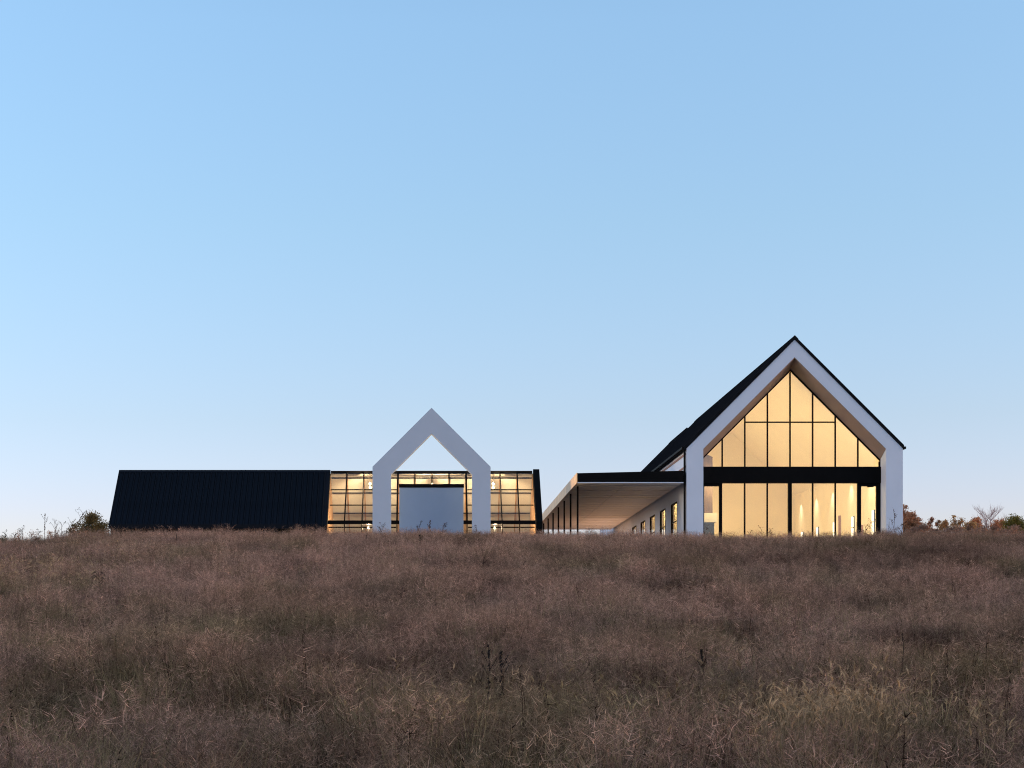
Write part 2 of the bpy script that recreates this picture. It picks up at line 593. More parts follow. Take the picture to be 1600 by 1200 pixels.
for k, y in enumerate((107.2, 112.4, 117.6, 122.7, 127.8)):
    x = XR - TW - .05
    l = thing('wall_lantern', (x, y, ZF + .6), 'tall glowing lantern on the right wall in the big barn, ' + order[k], 'lamp', 'wall lanterns inside the big barn')
    MB().box(x - .05, x, y - .06, y + .06, ZC + 6.5, ZC + 8.0).build('backplate', M_black, l)
    MB().box(x - .16, x - .055, y - .06, y + .06, ZC + 7.32, ZC + 7.95).build('lamp_tube', M_tube, l)
    MB().box(x - .16, x - .055, y - .06, y + .06, ZC + 6.55, ZC + 7.24).build('lamp_tube', M_tube, l)
    d = thing('downlight', (x - .5, y + .8, ZC + 10.5), 'small cream downlight on the right wall in the big barn, ' + order[k], 'lamp', 'downlights inside the big barn')
    MB().tube([(x - .45, y + .8, ZC + 10.42), (x - .45, y + .8, ZC + 10.62)], [.05, .05], 8).build('housing', M_cream, d)
    MB().box(x - .45, x + .015, y + .78, y + .82, ZC + 10.63, ZC + 10.66).build('arm', M_cream, d)
    lamp('lamp', 'SPOT', (x - .45, y + .8, ZC + 10.40), 48, (1.0, .84, .62), d, spot_size=R(100), spot_blend=1.0, shadow_soft_size=.03, aim=(0.02, 0, -1))
for y, zt_ in ((116.2, 8.3), (111.2, 7.55), (110.2, 7.3)):
    MB().box(XR - TW - .17, XR - TW - .032, y - .07, y + .07, ZF, ZC + zt_).build('pilaster', M_trimwood, barn)

# added unseen lights to brighten the room: behind beam and along left wall
tr = thing('added_fill_light', (XC, YG + .45, BB + .3), 'unseen black fill light added behind the black beam of the glass gable', 'light')
MB().box(XC - 4.8, XC + 4.8, YG + .30, YG + .60, BB + .22, BB + .30).build('housing', M_black, tr)
lamp('lamp', 'AREA', (XC, YG + .62, BB + .50), 34, WARM, tr, shape='RECTANGLE', size=9.4, size_y=.25, aim=(0, 1, .25))
lamp('lamp', 'AREA', (XC, YG + .62, BB + .16), 140, WARM, tr, shape='RECTANGLE', size=9.4, size_y=.2, aim=(0, 1, -.5))
for k, (y, w_) in enumerate(((108.5, 'front'), (116.5, 'middle'), (124.5, 'rear'))):
    t2 = thing('added_fill_light', (XL + .5, y, ZC + 9.2), 'added fill light high on the left inner wall of the big barn, %s of three' % w_, 'light', 'added fill lights inside the big barn')
    MB().box(XL + .172, XL + .55, y - 3, y + 3, ZC + 9.1, ZC + 9.16).build('housing', M_black, t2)
    lamp('lamp', 'AREA', (XL + .57, y, ZC + 9.30), 100, WARM, t2, shape='RECTANGLE', size=6, size_y=.2, aim=(1, 0, .1))

ww = thing('added_end_wall_fill', (16.6, 129.9, ZC + 10.3), 'slim black fill light added at the left of the end wall inside the big barn', 'light')  # added lamp, out of view, brightens what shows through the side windows
MB().box(14.9, 18.3, 129.85, 130.0, ZC + 10.32, ZC + 10.40).build('housing', M_black, ww)
lamp('lamp', 'AREA', (16.6, 129.92, ZC + 10.31), 60, WARM, ww, shape='RECTANGLE', size=3.3, size_y=.1, aim=(0, .45, -1))

# ------------------------------------------------------------------ covered walkway
XCL = 8.09
walk = thing('covered_walkway', (11, 110, ZF), 'flat roofed covered walkway on thin black posts along the left wall of the big barn', 'walkway')
YW1 = 143.0
xr2 = XL - .17
ZS = ZC + 9.10
MB().prism_y([(XCL + .05, ZS + .02), (xr2, ZS + .02), (xr2, ZC + 9.76), (XCL + .05, ZC + 9.62)], Y0, Y0 + .18).build('front_fascia', M_black, walk)
MB().box(XCL + .05, xr2, Y0 - .012, Y0 + .20, ZS - .035, ZS + .018).build('drip_edge', M_white, walk)
MB().box(XCL, XCL + .048, Y0, YW1, ZS - .035, ZC + 9.64).build('side_fascia', M_copper, walk)
MB().prism_y([(XCL + .05, ZS + .16), (xr2, ZS + .16), (xr2, ZC + 9.74), (XCL + .05, ZC + 9.60)], Y0 + .185, YW1).build('roof_deck', M_roof, walk)
np_ = 24
py0, pw = Y0 + .21, (YW1 - Y0 - .21) / np_
for k in range(np_):
    for a, b in ((XCL + .06, 10.92), (10.95, xr2)):
        MB().box(a, b, py0 + k * pw + .12, py0 + (k + 1) * pw - .12, ZS, ZS + .03).build('soffit_panel', M_soffit, walk)
MB().box(XCL + .06, xr2, Y0 + .2, YW1, ZS + .05, ZS + .155).build('soffit_backing', M_shade, walk)
for k in range(8):
    y = 103.9 + 5.27 * k
    if y < YW1: MB().box(8.29, 8.39, y - .05, y + .05, ZB, ZS - .002).build('post', M_black, walk)
MB().box(XCL - .3, XL - .02, Y0 + .6, YW1, ZB, ZF - .05).build('paving', M_conc, walk)
for k, (ya, yb, pw_) in enumerate(((105.0, 115.5, 2.6), (117.0, 128.0, 9), (129.5, 142.0, 42))):  # unseen lights added to brighten the soffit from below
    g_ = thing('added_ground_fill', (12.5, (ya + yb) / 2, ZF - .05), 'long flush fill light added in the walkway paving, hidden behind the grass, %s of three' % ('front', 'middle', 'rear')[k], 'light', 'added fill lights in the walkway')
    MB().box(12.4, 12.6, ya, yb, ZF - .049, ZF - .03).build('housing', M_black, g_)
    lamp('lamp', 'AREA', (12.5, (ya + yb) / 2, ZF - .02), pw_, (1.0, .52, .27), g_, shape='RECTANGLE', size=.16, size_y=yb - ya, aim=(0, 0, 1))
for k, y in enumerate((129.9, 135.2)):
    l = thing('wall_light', (XL - .1, y, ZC + 6.9), 'small black wall light under the walkway, %s' % ('beside the farthest window', 'beyond the farthest window')[k], 'lamp', 'wall lights under the walkway')
    MB().box(XL - .16, XL - .003, y - .10, y + .10, ZC + 6.9, ZC + 7.25).build('housing', M_black, l)
    lamp('lamp', 'SPOT', (XL - .30, y, ZC + 6.85), 12, (1.0, .50, .20), l, spot_size=R(150), spot_blend=.8, shadow_soft_size=.06, aim=(-.3, 0, -1))

# ------------------------------------------------------------------ long low barn with black roof
YE, YR = 103.5, 106.87
HE, HR = ZC + 6.86, ZC + 10.23
YBK = 2 * YR - YE
XA, XB = -18.42, -5.99
low = thing('barn', (-12, YR, ZF - .3), 'long low barn under a black standing seam metal roof', 'barn')
LR = 0.02
npan = 39
pwid = (XB - XA) / npan
for k in range(npan):
    x0 = XA + k * pwid
    mb = MB()
    mb.prism_x([(YE - .12, HE - .12 + LR), (YE - .12, HE - .12 + LR + .03), (YR - .02, HR - .02 + LR + .03), (YR - .02, HR - .02 + LR)][::-1], x0, x0 + pwid - .045)
    mb.bar((x0 + .02, YE - .12, HE - .12 + LR + .055), (x0 + .02, YR - .14, HR - .14 + LR + .055), .05, .075)
    mb.build('roof_panel', M_roof, low)
MB().prism_x([(YE, HE - .16), (YE + .02, HE - .02), (YR, HR - .04), (YBK + .1, HE - .14), (YBK + .1, HE - .24), (YR, HR - .2)][::-1], XA + .02, XB - .01).build('roof_deck', M_roof, low)
MB().prism_x([(YR, HR + LR + .01), (YR + .02, HR + LR + .04), (YBK + .12, HE - .10 + LR + .04), (YBK + .12, HE - .10 + LR)][::-1], XA, XB).build('rear_roof', M_roof, low)
MB().prism_x([(YR - .16, HR - .16 + LR + .065), (YR, HR + LR + .07), (YR + .16, HR - .16 + LR + .065), (YR, HR + LR - .02)][::-1], XA - .01, XB + .01).build('ridge_cap', M_roof, low)
MB().box(XA, XB, YE - .16, YE - .125, HE - .22, HE + .02).build('fascia', M_roof, low)
MB().box(XA + .05, XB - .05, YE + .25, YE + .45, ZB, HE - .02).build('front_wall', M_shade, low)
for xa, xb, mm in ((XA, XA + .2, M_shade), (XB - .2, XB, M_oak)):
    MB().prism_x([(YE + .455, ZB), (YBK - .1, ZB), (YBK - .1, HE - .16), (YR, HR - .22), (YE + .455, HE + .22)], xa + .003, xb - .012).build('gable_wall', mm, low)
MB().box(XA + .05, XB - .05, YBK - .3, YBK - .12, ZB, HE - .12).build('rear_wall', M_shade, low)

# ------------------------------------------------------------------ greenhouse
gh = thing('greenhouse', (0, YR, ZF - .3), 'glass greenhouse lit by warm lamps, behind the white arch', 'greenhouse')
XG0, XG1 = -5.95, 5.90


def slope_pt(t): return (YE + t * (YR - YE), HE + t * (HR - HE))     # front slope
def back_pt(t): return (YBK - t * (YBK - YR), HE + t * (HR - HE))


HEV = HE + .17
t0 = .055
tr1, tr2 = (8.08 - 6.86) / 3.37, (9.05 - 6.86) / 3.37
MB().box(XG0, XG1, YR - .09, YR + .09, HR - .14, HR + .03).build('ridge_beam', M_black, gh)
MB().box(XG0, XG1, YE - .07, YE + .07, HE + .04, HE + .25).build('eave_beam', M_black, gh)
mx = [float(k) for k in range(-5, 6)]
tb_ = .075
for x in mx:
    w_ = .10 if abs(x) == 2 else .07
    if abs(x) < 2:
        p = slope_pt((9.20 - 6.86) / 3.37)
    else:
        p = slope_pt(tb_)
    q = slope_pt(.965)
    MB().bar((x, p[0], p[1]), (x, q[0], q[1]), w_, .11).build('mullion', M_black, gh)
    q = back_pt(.965)
    p = back_pt(.0)
    MB().bar((x, p[0], p[1] - .06), (x, q[0], q[1] - .06), .06, .09).build('rear_mullion', M_oak, gh)
    if abs(x) >= 2:
        MB().box(x - .03, x + .03, YE - .04, YE + .04, ZB, HE + .035).build('mullion', M_black, gh)
spans = [(XG0, -5.0)] + [(float(k), float(k + 1)) for k in range(-5, 5)] + [(5.0, XG1)]
rows = [(tb_, tr1), (tr1, tr2), (tr2, .965)]
for a, b in spans:
    door = -2 <= a < 2
    aa, bb = a + .04, b - .04
    if abs(a) == 2: aa = a + .055
    if abs(b) == 2: bb = b - .055
    for r_i, (ta, tb2) in enumerate(rows):
        if door:
            if r_i < 2: continue
            ta = (9.20 - 6.86) / 3.37
        p, q = slope_pt(ta), slope_pt(tb2)
        MB().bar(((aa + bb) / 2, p[0], p[1]), ((aa + bb) / 2, q[0], q[1]), bb - aa, .02).build('pane', M_glass, gh)
    if not door:
        for t in (tr1, tr2):
            p = slope_pt(t)
            MB().box(aa, bb, p[0] - .04, p[0] + .04, p[1] - .03, p[1] + .03).build('rail', M_black, gh)
        MB().box(aa, bb, YE - .01, YE + .01, ZF, ZC + 6.68).build('pane', M_glass, gh)
        MB().box(aa, bb, YE - .01, YE + .01, ZC + 6.76, HE + .035).build('pane', M_glass, gh)
        MB().box(aa, bb, YE - .035, YE + .035, ZC + 6.685, ZC + 6.755).build('rail', M_black, gh)
    for ta, tb2 in ((0, .33), (.33, .66), (.66, .965)):
        p, q = back_pt(ta), back_pt(tb2)
        MB().bar(((a + b) / 2, p[0], p[1]), ((a + b) / 2, q[0], q[1]), b - a + (.06 if a < -5 or b > 5 else -.012), .03).build('rear_panel', M_tan, gh)
    MB().box(a + .02, b - .02, YBK - .02, YBK + .02, ZF, HE - .02).build('rear_panel', M_tan, gh)
for t in (.0, .33, .66):
    p = back_pt(t)
    MB().box(XG0 + .02, XG1 - .02, p[0] - .14, p[0] - .05, p[1] - .075, p[1] - .02).build('purlin', M_black if t else M_oak, gh)
MB().box(XG0 + .02, XG1 - .02, YR - .04, YR + .04, ZC + 9.80, ZC + 9.88).build('purlin', M_black, gh)
MB().box(XG0 + .02, XG1 - .02, YBK - .12, YBK - .025, ZC + 6.42, ZC + 6.55).build('purlin', M_black, gh)
MB().box(XG0, XG1, YE - .05, YBK, ZB, ZF - .004).build('floor', M_conc, gh)
MB().prism_x([(YE - .10, ZB), (YBK + .1, ZB), (YBK + .1, HE - .0), (YR, HR + .12), (YR - .14, HR + .12), (YE - .10, HE + .16)], 5.95, 6.31).build('gable_wall', M_black, gh)
MB().prism_x([(YE + .1, ZF), (YBK - .1, ZF), (YBK - .1, HE - .12), (YR, HR - .15), (YE + .1, HE)], 5.90, 5.94).build('wall_lining', M_oak, gh)
MB().prism_x([(YE + .1, ZF), (YBK + .02, ZF), (YBK + .02, HE - .02), (YR, HR - .15), (YE + .1, HE)], -5.998, -5.955).build('wall_lining', M_oak, gh)
# boxed entrance under the arch
YD = 103.2
MB().box(-1.86, 1.79, YD - .05, YD - .005, ZB, ZC + 8.955).build('door_panel', M_panel, gh)
MB().box(-1.88, 1.82, YD - .08, YD + .12, ZC + 8.96, ZC + 9.16).build('lintel', M_black, gh)
MB().box(-1.84, 1.77, YD, YR - 1.15, ZC + 8.9, ZC + 9.14).build('entrance_roof', M_black, gh)
for a, b in ((-1.84, -1.78), (1.71, 1.77)):
    MB().prism_x([(YD, ZB), (YD + .9, ZB), (YR - 1.3, ZC + 8.89), (YD, ZC + 8.89)], a, b).build('entrance_side', M_oak, gh)

spots = [(-3.62, 106.0, 9.42, 150, 'high on the left beside the white arch'), (0.0, 106.3, 9.42, 150, 'at the ridge in the middle of the white arch'), (3.58, 106.0, 9.42, 150, 'high on the right beside the white arch'),
         (-3.66, 104.6, 6.78, 135, 'low on the left beside the white arch'), (3.62, 104.6, 6.78, 135, 'low on the right beside the white arch')]
for x, y, h, pw_, lab in spots:
    l = thing('flood_light', (x, y, ZC + h), 'small flood light in the greenhouse, ' + lab, 'lamp', 'flood lights in the greenhouse')
    hgt = (.11 if h > 8 else -.11)
    MB().box(x - .09, x + .09, y + .07, y + .16, ZC + h - .09, ZC + h + .09).build('housing', M_black, l)
    mb = MB()
    mb.tube([(x, y - .03, ZC + h), (x, y + .065, ZC + h)], [.05, .065], 12)
    mb.build('bulb', M_lamp, l, share=False)
    if h > 8:
        MB().box(x - .02, x + .02, y + .08, y + .12, ZC + h + .095, ZC + 10.0 if abs(x) > 1 else HR - .2).build('bracket', M_black, l)
    else:
        MB().box(x - .02, x + .02, y + .08, y + .12, ZF, ZC + h - .095).build('bracket', M_black, l)
    lamp('lamp', 'POINT', (x, y - .16, ZC + h), pw_, (1.0, .70, .42), l, shadow_soft_size=.06)

# ------------------------------------------------------------------ white arch
arch = ring('gable_arch', gable(-.025, 3.291, ZB, ZC + 9.95, ZC + 13.24), gable(-.025, 2.267, ZB, ZC + 9.53, ZC + 11.80), 101.2,
            gable(-.025, 3.291, ZB, ZC + 9.95, ZC + 13.24), gable(-.025, 2.267, ZB, ZC + 9.53, ZC + 11.80), 101.85, M_arch, None)
tag(arch, 'freestanding white house shaped arch in front of the greenhouse', 'arch')


# ------------------------------------------------------------------ trees
def leaf_mat(name, c1, c2, scale=0.9):
    m = mat(name, c1, 0.75, spec=0.1, color2=c2, scale=scale)
    n = m.node_tree
    p = n.nodes['Principled BSDF']
    tl = n.nodes.new('ShaderNodeBsdfTranslucent')
    mx = n.nodes.new('ShaderNodeMixShader')
    mx.inputs[0].default_value = .5
    n.links.new(p.inputs['Base Color'].links[0].from_socket, tl.inputs[0])
    n.links.new(p.outputs[0], mx.inputs[1])
    n.links.new(tl.outputs[0], mx.inputs[2])
    n.links.new(mx.outputs[0], n.nodes['Material Output'].inputs[0])
    return m


def leaf_cloud(mb, centers, radii, n, size, gap=0.35):
    for i in range(n):
        k = random.randrange(len(centers))
        c, r_ = centers[k], radii[k]
        d = Vector((random.gauss(0, 1), random.gauss(0, 1), random.gauss(0, 1))).normalized()
        rr = random.random() ** (1 / 2.0) * (1 + .28 * random.gauss(0, 1))
        p = Vector(c) + Vector((d.x * r_[0], d.y * r_[0], d.z * r_[1])) * rr
        if mnoise.noise(p * 2.6 + Vector((k * 7.1, 0, 0))) < gap - 0.55: continue
        s_ = size * random.uniform(.6, 1.3)
        a = Vector((random.gauss(0, 1), random.gauss(0, 1), random.gauss(0, 1))).normalized()
        b = a.orthogonal().normalized()
        c_ = a.cross(b)
        mb.add([tuple(p - b * s_), tuple(p + c_ * s_ * .55), tuple(p + b * s_), tuple(p - c_ * s_ * .55)], [(0, 1, 2, 3)])


def tree(name, label, px, top, halfw, Y, mleaf, n=2600, size=.16, lobes=7, base=None, low_=None, group='trees behind the crest', bark=M_bark, cat='tree', gap=.35):
    x = Xat(px, Y)
    zg = float(gz(x, Y))
    zt = Zat(top, Y)
    H = zt - zg
    W = halfw * (1.35 if px > 1400 and halfw < 12 else 1.08) * Y / F
    low_ = max(.1, (Zat(838, Y) - zg) / H)
    t = thing(name, (x, Y, zg), label, cat, group)
    cs, rs = [], []
    Hc = H * (1 - low_)
    for k in range(lobes * 3):
        u = random.random() ** .9
        env = .80 * W * (.72 + .34 * math.sin(math.pi * min(1, u * .9 + .1))) * max(0, 1 - u ** 2.6) ** .5
        an = random.uniform(0, 6.283)
        rd = env * random.random() ** .5
        lr = min(W * random.uniform(.36, .62), Hc * .30)
        zz = zg + H * low_ + Hc * u - lr * .9 * u
        cs.append((x + math.cos(an) * rd, Y + math.sin(an) * rd, zz))
        rs.append((lr, lr * random.uniform(.7, 1.0)))
    mb = MB()
    tr_ = max(.05, H * .018)
    mb.tube([(x, Y, zg - .2), (x + W * .05, Y, zg + H * .4), (x - W * .03, Y, zg + H * .85)], [tr_ * 1.3, tr_, tr_ * .35], 7)
    for c in cs[::7]:
        z0 = zg + H * random.uniform(.15, .5)
        mb.tube([(x, Y, z0), ((x + c[0]) / 2, (Y + c[1]) / 2, (z0 + c[2]) / 2 + .1), c], [tr_ * .6, tr_ * .4, tr_ * .15], 5)
    mb.build('trunk', bark, t, share=False)
    mb = MB()
    leaf_cloud(mb, cs, rs, int(n * 2.6), size * .52, gap)
    mb.build('crown', mleaf, t, share=False)
    return t


L_olive = leaf_mat('olive_brown_leaves', (0.337, 0.192, 0.067), (0.123, 0.101, 0.044))
L_russet = leaf_mat('russet_leaves', (0.682, 0.263, 0.131), (0.263, 0.148, 0.096))
L_brown = leaf_mat('dull_brown_leaves', (0.701, 0.334, 0.174), (0.301, 0.182, 0.112))
L_gold = leaf_mat('golden_brown_leaves', (0.720, 0.443, 0.177), (0.445, 0.240, 0.114))
L_orange = leaf_mat('orange_leaves', (0.800, 0.346, 0.142), (0.454, 0.204, 0.113))
L_brush = leaf_mat('dull_brush_leaves', (0.573, 0.311, 0.190), (0.230, 0.145, 0.110), .5)
L_green = leaf_mat('yellow_green_leaves', (0.326, 0.230, 0.048), (0.115, 0.106, 0.029))
tree('bush', 'bushy olive brown tree beside the left end of the long low barn', 144, 797, 27, 150, L_olive, 4600, .13, 11)
tree('bush', 'small dark shrub at the left foot of the olive brown tree', 117, 816, 12, 146, L_olive, 700, .12, 5)
tree('bush', 'dull brown tree against the right wall of the big white barn', 1424, 797, 13, 165, L_brown, 2400, .15, 7)
tree('tall_tree', 'thin brown tree peeping out highest beside the right wall of the big white barn', 1415, 784, 9, 185, L_brown, 1300, .15, 8, gap=.5)
tree('bush', 'low russet shrub just right of the dull brown tree', 1434, 806, 9, 175, L_russet, 1100, .15, 5)
tree('bush', 'pale brown loose shrub next right of the russet shrubs', 1446, 808, 9, 190, L_brown, 900, .16, 5, gap=.5)
tree('bush', 'dark brown bush with a pointed top among the pale shrubs', 1456, 806, 6, 180, L_russet, 600, .15, 5)
tree('bush', 'small brown bush in the gap left of the golden shrub', 1467, 811, 5, 200, L_brown, 350, .17, 4, gap=.45)
tree('bush', 'low golden shrub left of the two saplings', 1476, 811, 8, 195, L_gold, 900, .16, 5)
tree('sapling', 'thin golden sapling, left of a pair right of the barn', 1490, 804, 7, 185, L_gold, 800, .14, 7, gap=.5)
tree('sapling', 'thin golden sapling, right of a pair and a little lower', 1502, 806, 7, 185, L_gold, 700, .14, 7, gap=.5)
tree('bush', 'orange shrub sloping up to the right, left of the bare tree', 1515, 812, 11, 200, L_gold, 1300, .17, 5)
tree('bush', 'brightest orange tree, just left of the bare pink tree', 1526, 806, 10, 205, L_orange, 1500, .17, 6)
tree('bush', 'small orange shrub between the bare tree and the big green tree', 1557, 812, 9, 190, L_orange, 1000, .16, 5)
tree('bush', 'reddish tree just left of the big yellow green tree', 1566, 808, 8, 195, L_orange, 1100, .16, 5)
tree('tall_tree', 'big yellow green tree at the right edge of the picture', 1586, 801, 19, 170, L_green, 3800, .15, 9)
tree('tall_tree', 'yellow green tree cut by the right edge of the picture', 1612, 804, 17, 175, L_green, 1500, .15, 8)
# low brush that closes the foot of the tree row
mb = MB()
for k in range(60):
    px = 1410 + 3.6 * k
    Y = 160 + 12 * math.sin(k * 2.3)
    r_ = random.uniform(4, 7) * Y / F
    leaf_cloud(mb, [(Xat(px, Y), Y, Zat(random.choice((838, 836, 833, 830, 826)) + random.uniform(-2, 2), Y))], [(r_ * random.uniform(.8, 1.5), r_ * random.uniform(.6, 1.6))], 460, .07, .42)
o = mb.build('low_brush', L_brush, None, share=False)
tag(o, 'low dull brown brush along the foot of the tree row', 'brush', kind='stuff')


def branch(mb, p, d, L, r_, depth, upw=.25, n=3):
    q = p + d * L * .5 + Vector((random.uniform(-.05, .05) * L, random.uniform(-.05, .05) * L, 0))
    e = p + d * L
    mb.tube([p, q, e], [r_, r_ * .8, r_ * .55], 5 if depth > 2 else 3)
    if depth <= 0: return
    for k in range(n):
        f_ = random.uniform(.35, 1.0)
        nd = (d + Vector((random.uniform(-1, 1), random.uniform(-1, 1), random.uniform(-.1, .8) + upw)) * .6).normalized()
        branch(mb, p + d * L * f_, nd, L * random.uniform(.45, .65), r_ * .5, depth - 1, upw, n)


for px, top, Y, lab in ((1541, 797, 210, 'bare pale pink tree, left trunk of the pair among the autumn shrubs'), (1548, 796, 214, 'bare pale pink tree, right trunk of the pair among the autumn shrubs')):
    x = Xat(px, Y)
    zg = float(gz(x, Y))
    H = Zat(top, Y) - zg
    mb = MB()
    p = Vector((x, Y, zg - .3))
    mb.tube([p, p + Vector((.1, 0, H * .45)), p + Vector((.0, 0, H * .92))], [.14, .10, .03], 6)
    for k in range(30):
        f_ = random.uniform(.35, .95)
        an = random.uniform(0, 6.28)
        d = Vector((math.cos(an) * .75, math.sin(an) * .75, .75)).normalized()
        branch(mb, p + Vector((.05, 0, H * f_)), d, H * .24 * (1.25 - f_ * .7), .03, 2, .3, 4)
    o = mb.build('bare_tree', M_palebark, None, share=False, origin=(x, Y, zg))
    tag(o, lab, 'tree', 'trees behind the crest')


# ------------------------------------------------------------------ weeds standing out of the grass
def weed(px, base, top, label, style='spike', m=M_weed, lean=0.0, on_crest=False, name='dead_weed', full=1.0):
    if on_crest:
        Y = YCR - random.uniform(.5, 4)
        x = Xat(px, Y)
    else:
        x, Y = field_point(px, base + 10)
    zg = float(gz(x, Y))
    H = max(.45, Zat(top, Y) - zg)
    th = max(.007, (.00016 if on_crest else .00032) * Y * full)
    mb = MB()
    p = Vector((x, Y, zg - .03))
    ln = lean * H
    stem = [p + Vector((ln * (u ** 1.6) + .015 * math.sin(u * 7 + px), 0, H * u)) for u in (0, .25, .5, .75, 1)]
    mb.tube(stem, [th, th * .95, th * .8, th * .6, th * .35], 5)

    def flake(q, s_):
        a = Vector((random.gauss(0, 1), random.gauss(0, 1), random.gauss(0, 1))).normalized()
        b = a.orthogonal().normalized()
        c_ = a.cross(b)
        mb.add([tuple(q - b * s_), tuple(q + c_ * s_ * .5), tuple(q + b * s_), tuple(q - c_ * s_ * .5)], [(0, 1, 2, 3)])

    def at(u):
        i = min(3, int(u * 4))
        return stem[i].lerp(stem[i + 1], u * 4 - i)
    if style == 'spike':
        for k in range(int(26 * full ** 3)):
            u = random.uniform(.58 if full == 1 else .35, 1)
            q = at(u) + Vector((random.gauss(0, .012 * H), random.gauss(0, .012 * H), 0)) * (1.3 - u)
            flake(q, (.016 + .0004 * Y) * full)
        for k in range(3):
            u = random.uniform(.55, .85)
            an = random.choice((-1, 1))
            e = at(u) + Vector((an * .09 * H, random.uniform(-.1, .1), .16 * H))
            mb.tube([at(u), e], [th * .5, th * .3], 3)
            for j in range(5): flake(at(u).lerp(e, random.uniform(.4, 1)), .016 + .0002 * Y)
    elif style == 'branchy':
        for k in range(9):
            u = random.uniform(.3, .98)
            an = random.uniform(0, 6.28)
            e = at(u) + Vector((math.cos(an) * .22 * H, math.sin(an) * .2 * H, random.uniform(.12, .34) * H)) * (1.3 - u * .7)
            mid = at(u).lerp(e, .5) + Vector((0, 0, .03 * H))
            mb.tube([at(u), mid, e], [th * .6, th * .45, th * .3], 3)
            for j in range(7): flake(mid.lerp(e, random.uniform(-.3, 1.1)) + Vector((random.gauss(0, .02 * H), 0, random.gauss(0, .02 * H))), (.011 + .00022 * Y) * random.uniform(.6, 1.3))
    elif style == 'plume':
        for k in range(11):
            u = random.uniform(.45, .9)
            an = random.choice((-1, 1)) * random.uniform(.5, 1)
            e = at(u) + Vector((an * .28 * H, random.uniform(-.12, .12) * H, .05 * H))
            mid = at(u).lerp(e, .55) + Vector((0, 0, .10 * H))
            mb.tube([at(u), mid, e], [th * .5, th * .55, th * .3], 3)
            for j in range(6): flake(mid.lerp(e, random.uniform(-.5, 1)), .014 + .0003 * Y)
    else:   # bare
        for k in range(4): flake(at(random.uniform(.8, 1)), .012 + .0002 * Y)
    o = mb.build(name, m, None, share=False, origin=(x, Y, zg))
    tag(o, label, 'weed', 'weeds standing out of the grass')


weed(763, 1128, 1003, 'tall black dead weed, left of the two tallest in the near grass', 'spike', full=1.1)
weed(784, 1130, 1012, 'black dead weed with a dense dark head, right of the two tallest', 'spike', full=1.2)
weed(776, 1095, 1060, 'short dark weed between the two tallest black weeds', 'branchy', full=1.2)
weed(841, 1085, 1049, 'small dark weed with a leaf at its tip right of the black pair', 'spike')
weed(1097, 1085, 1012, 'dark dead stalk with a forked head right of centre in the field', 'spike', full=1.25)
weed(1105, 1092, 1030, 'bare dark stalk close beside the fork headed stalk', 'bare')
weed(1410, 1082, 984, 'straight bare dark stalk, tallest of those at right in the field', 'bare')
weed(1434, 1070, 1036, 'short bare stalk just right of the tallest bare stalk', 'bare')
weed(1441, 1070, 986, 'thin bare stalk with a bent top right of the short stalk', 'bare', lean=.03)
weed(1493, 1072, 1028, 'leaning dark stalk at far right of the near field', 'bare', lean=.12)
weed(155, 938, 893, 'dark seed plume with drooping branches in the left field', 'plume')
weed(369, 934, 892, 'thin bare stalk below the long low barn', 'bare')
weed(276, 858, 832, 'thin dark stalk right below the long low barn wall', 'bare')
weed(603, 990, 960, 'short dark tuft left of the field centre', 'branchy')
weed(443, 946, 921, 'faint branching weed left of the field centre', 'branchy', m=M_weed2)
weed(628, 955, 922, 'pale branching weed below the white arch', 'branchy', m=M_weed2)
weed(755, 906, 874, 'dark branching weed below the door panel', 'branchy', m=M_weed2)
weed(818, 912, 880, 'dark branching weed below the right end of the greenhouse', 'branchy', m=M_weed2)
weed(866, 888, 868, 'small dark weed below the end of the walkway', 'branchy')
weed(656, 862, 834, 'dark spike weed just below the left side of the door panel', 'spike')
weed(572, 850, 836, 'small dark spike below the left leg of the white arch', 'spike')
weed(648, 836, 818, 'branching weed standing against the left half of the door panel', 'branchy', on_crest=True, lean=.25)
weed(672, 836, 812, 'slim upright weed against the middle of the door panel', 'spike', m=M_weed2, on_crest=True)
weed(692, 836, 816, 'faint brown weed against the right half of the door panel', 'branchy', m=M_weed2, on_crest=True)
weed(745, 836, 822, 'brown weed against the foot of the right leg of the arch', 'branchy', m=M_weed2, on_crest=True)
weed(597, 836, 818, 'brown weed against the foot of the left leg of the arch', 'branchy', m=M_weed2, on_crest=True)
weed(70, 842, 802, 'tallest spiky weed on the left skyline', 'spike', m=M_weed2, on_crest=True)
weed(86, 842, 810, 'branching weed on the left skyline right of the tallest spike', 'branchy', m=M_weed2, on_crest=True)
weed(96, 840, 816, 'thin weed on the left skyline beside the leaning one', 'branchy', m=M_weed2, on_crest=True)
weed(103, 840, 800, 'weed leaning far right on the left skyline towards the olive tree', 'branchy', m=M_weed2, on_crest=True, lean=.5)
weed(110, 838, 822, 'low leafy weed at the foot of the leaning skyline weed', 'branchy', m=M_weed2, on_crest=True)
weed(35, 843, 824, 'leafy reddish weed on the left skyline', 'branchy', m=M_weed2, on_crest=True)
weed(50, 843, 829, 'low leafy weed on the left skyline right of the reddish one', 'branchy', m=M_weed2, on_crest=True)
weed(60, 843, 829, 'low tangled weed just left of the tallest skyline spike', 'branchy', m=M_weed2, on_crest=True)
weed(9, 845, 831, 'small dark weed at the left end of the skyline', 'branchy', on_crest=True)
weed(22, 845, 834, 'smallest weed near the left end of the skyline', 'branchy', m=M_weed2, on_crest=True)
weed(1397, 838, 801, 'tall airy weed against the right corner of the big barn', 'branchy', on_crest=True, m=M_weed2)
weed(1405, 838, 812, 'leaning weed just right of the tall airy weed', 'branchy', on_crest=True, m=M_weed2, lean=.2)
weed(1389, 838, 814, 'thin weed just left of the tall airy weed', 'bare', on_crest=True, m=M_weed2)
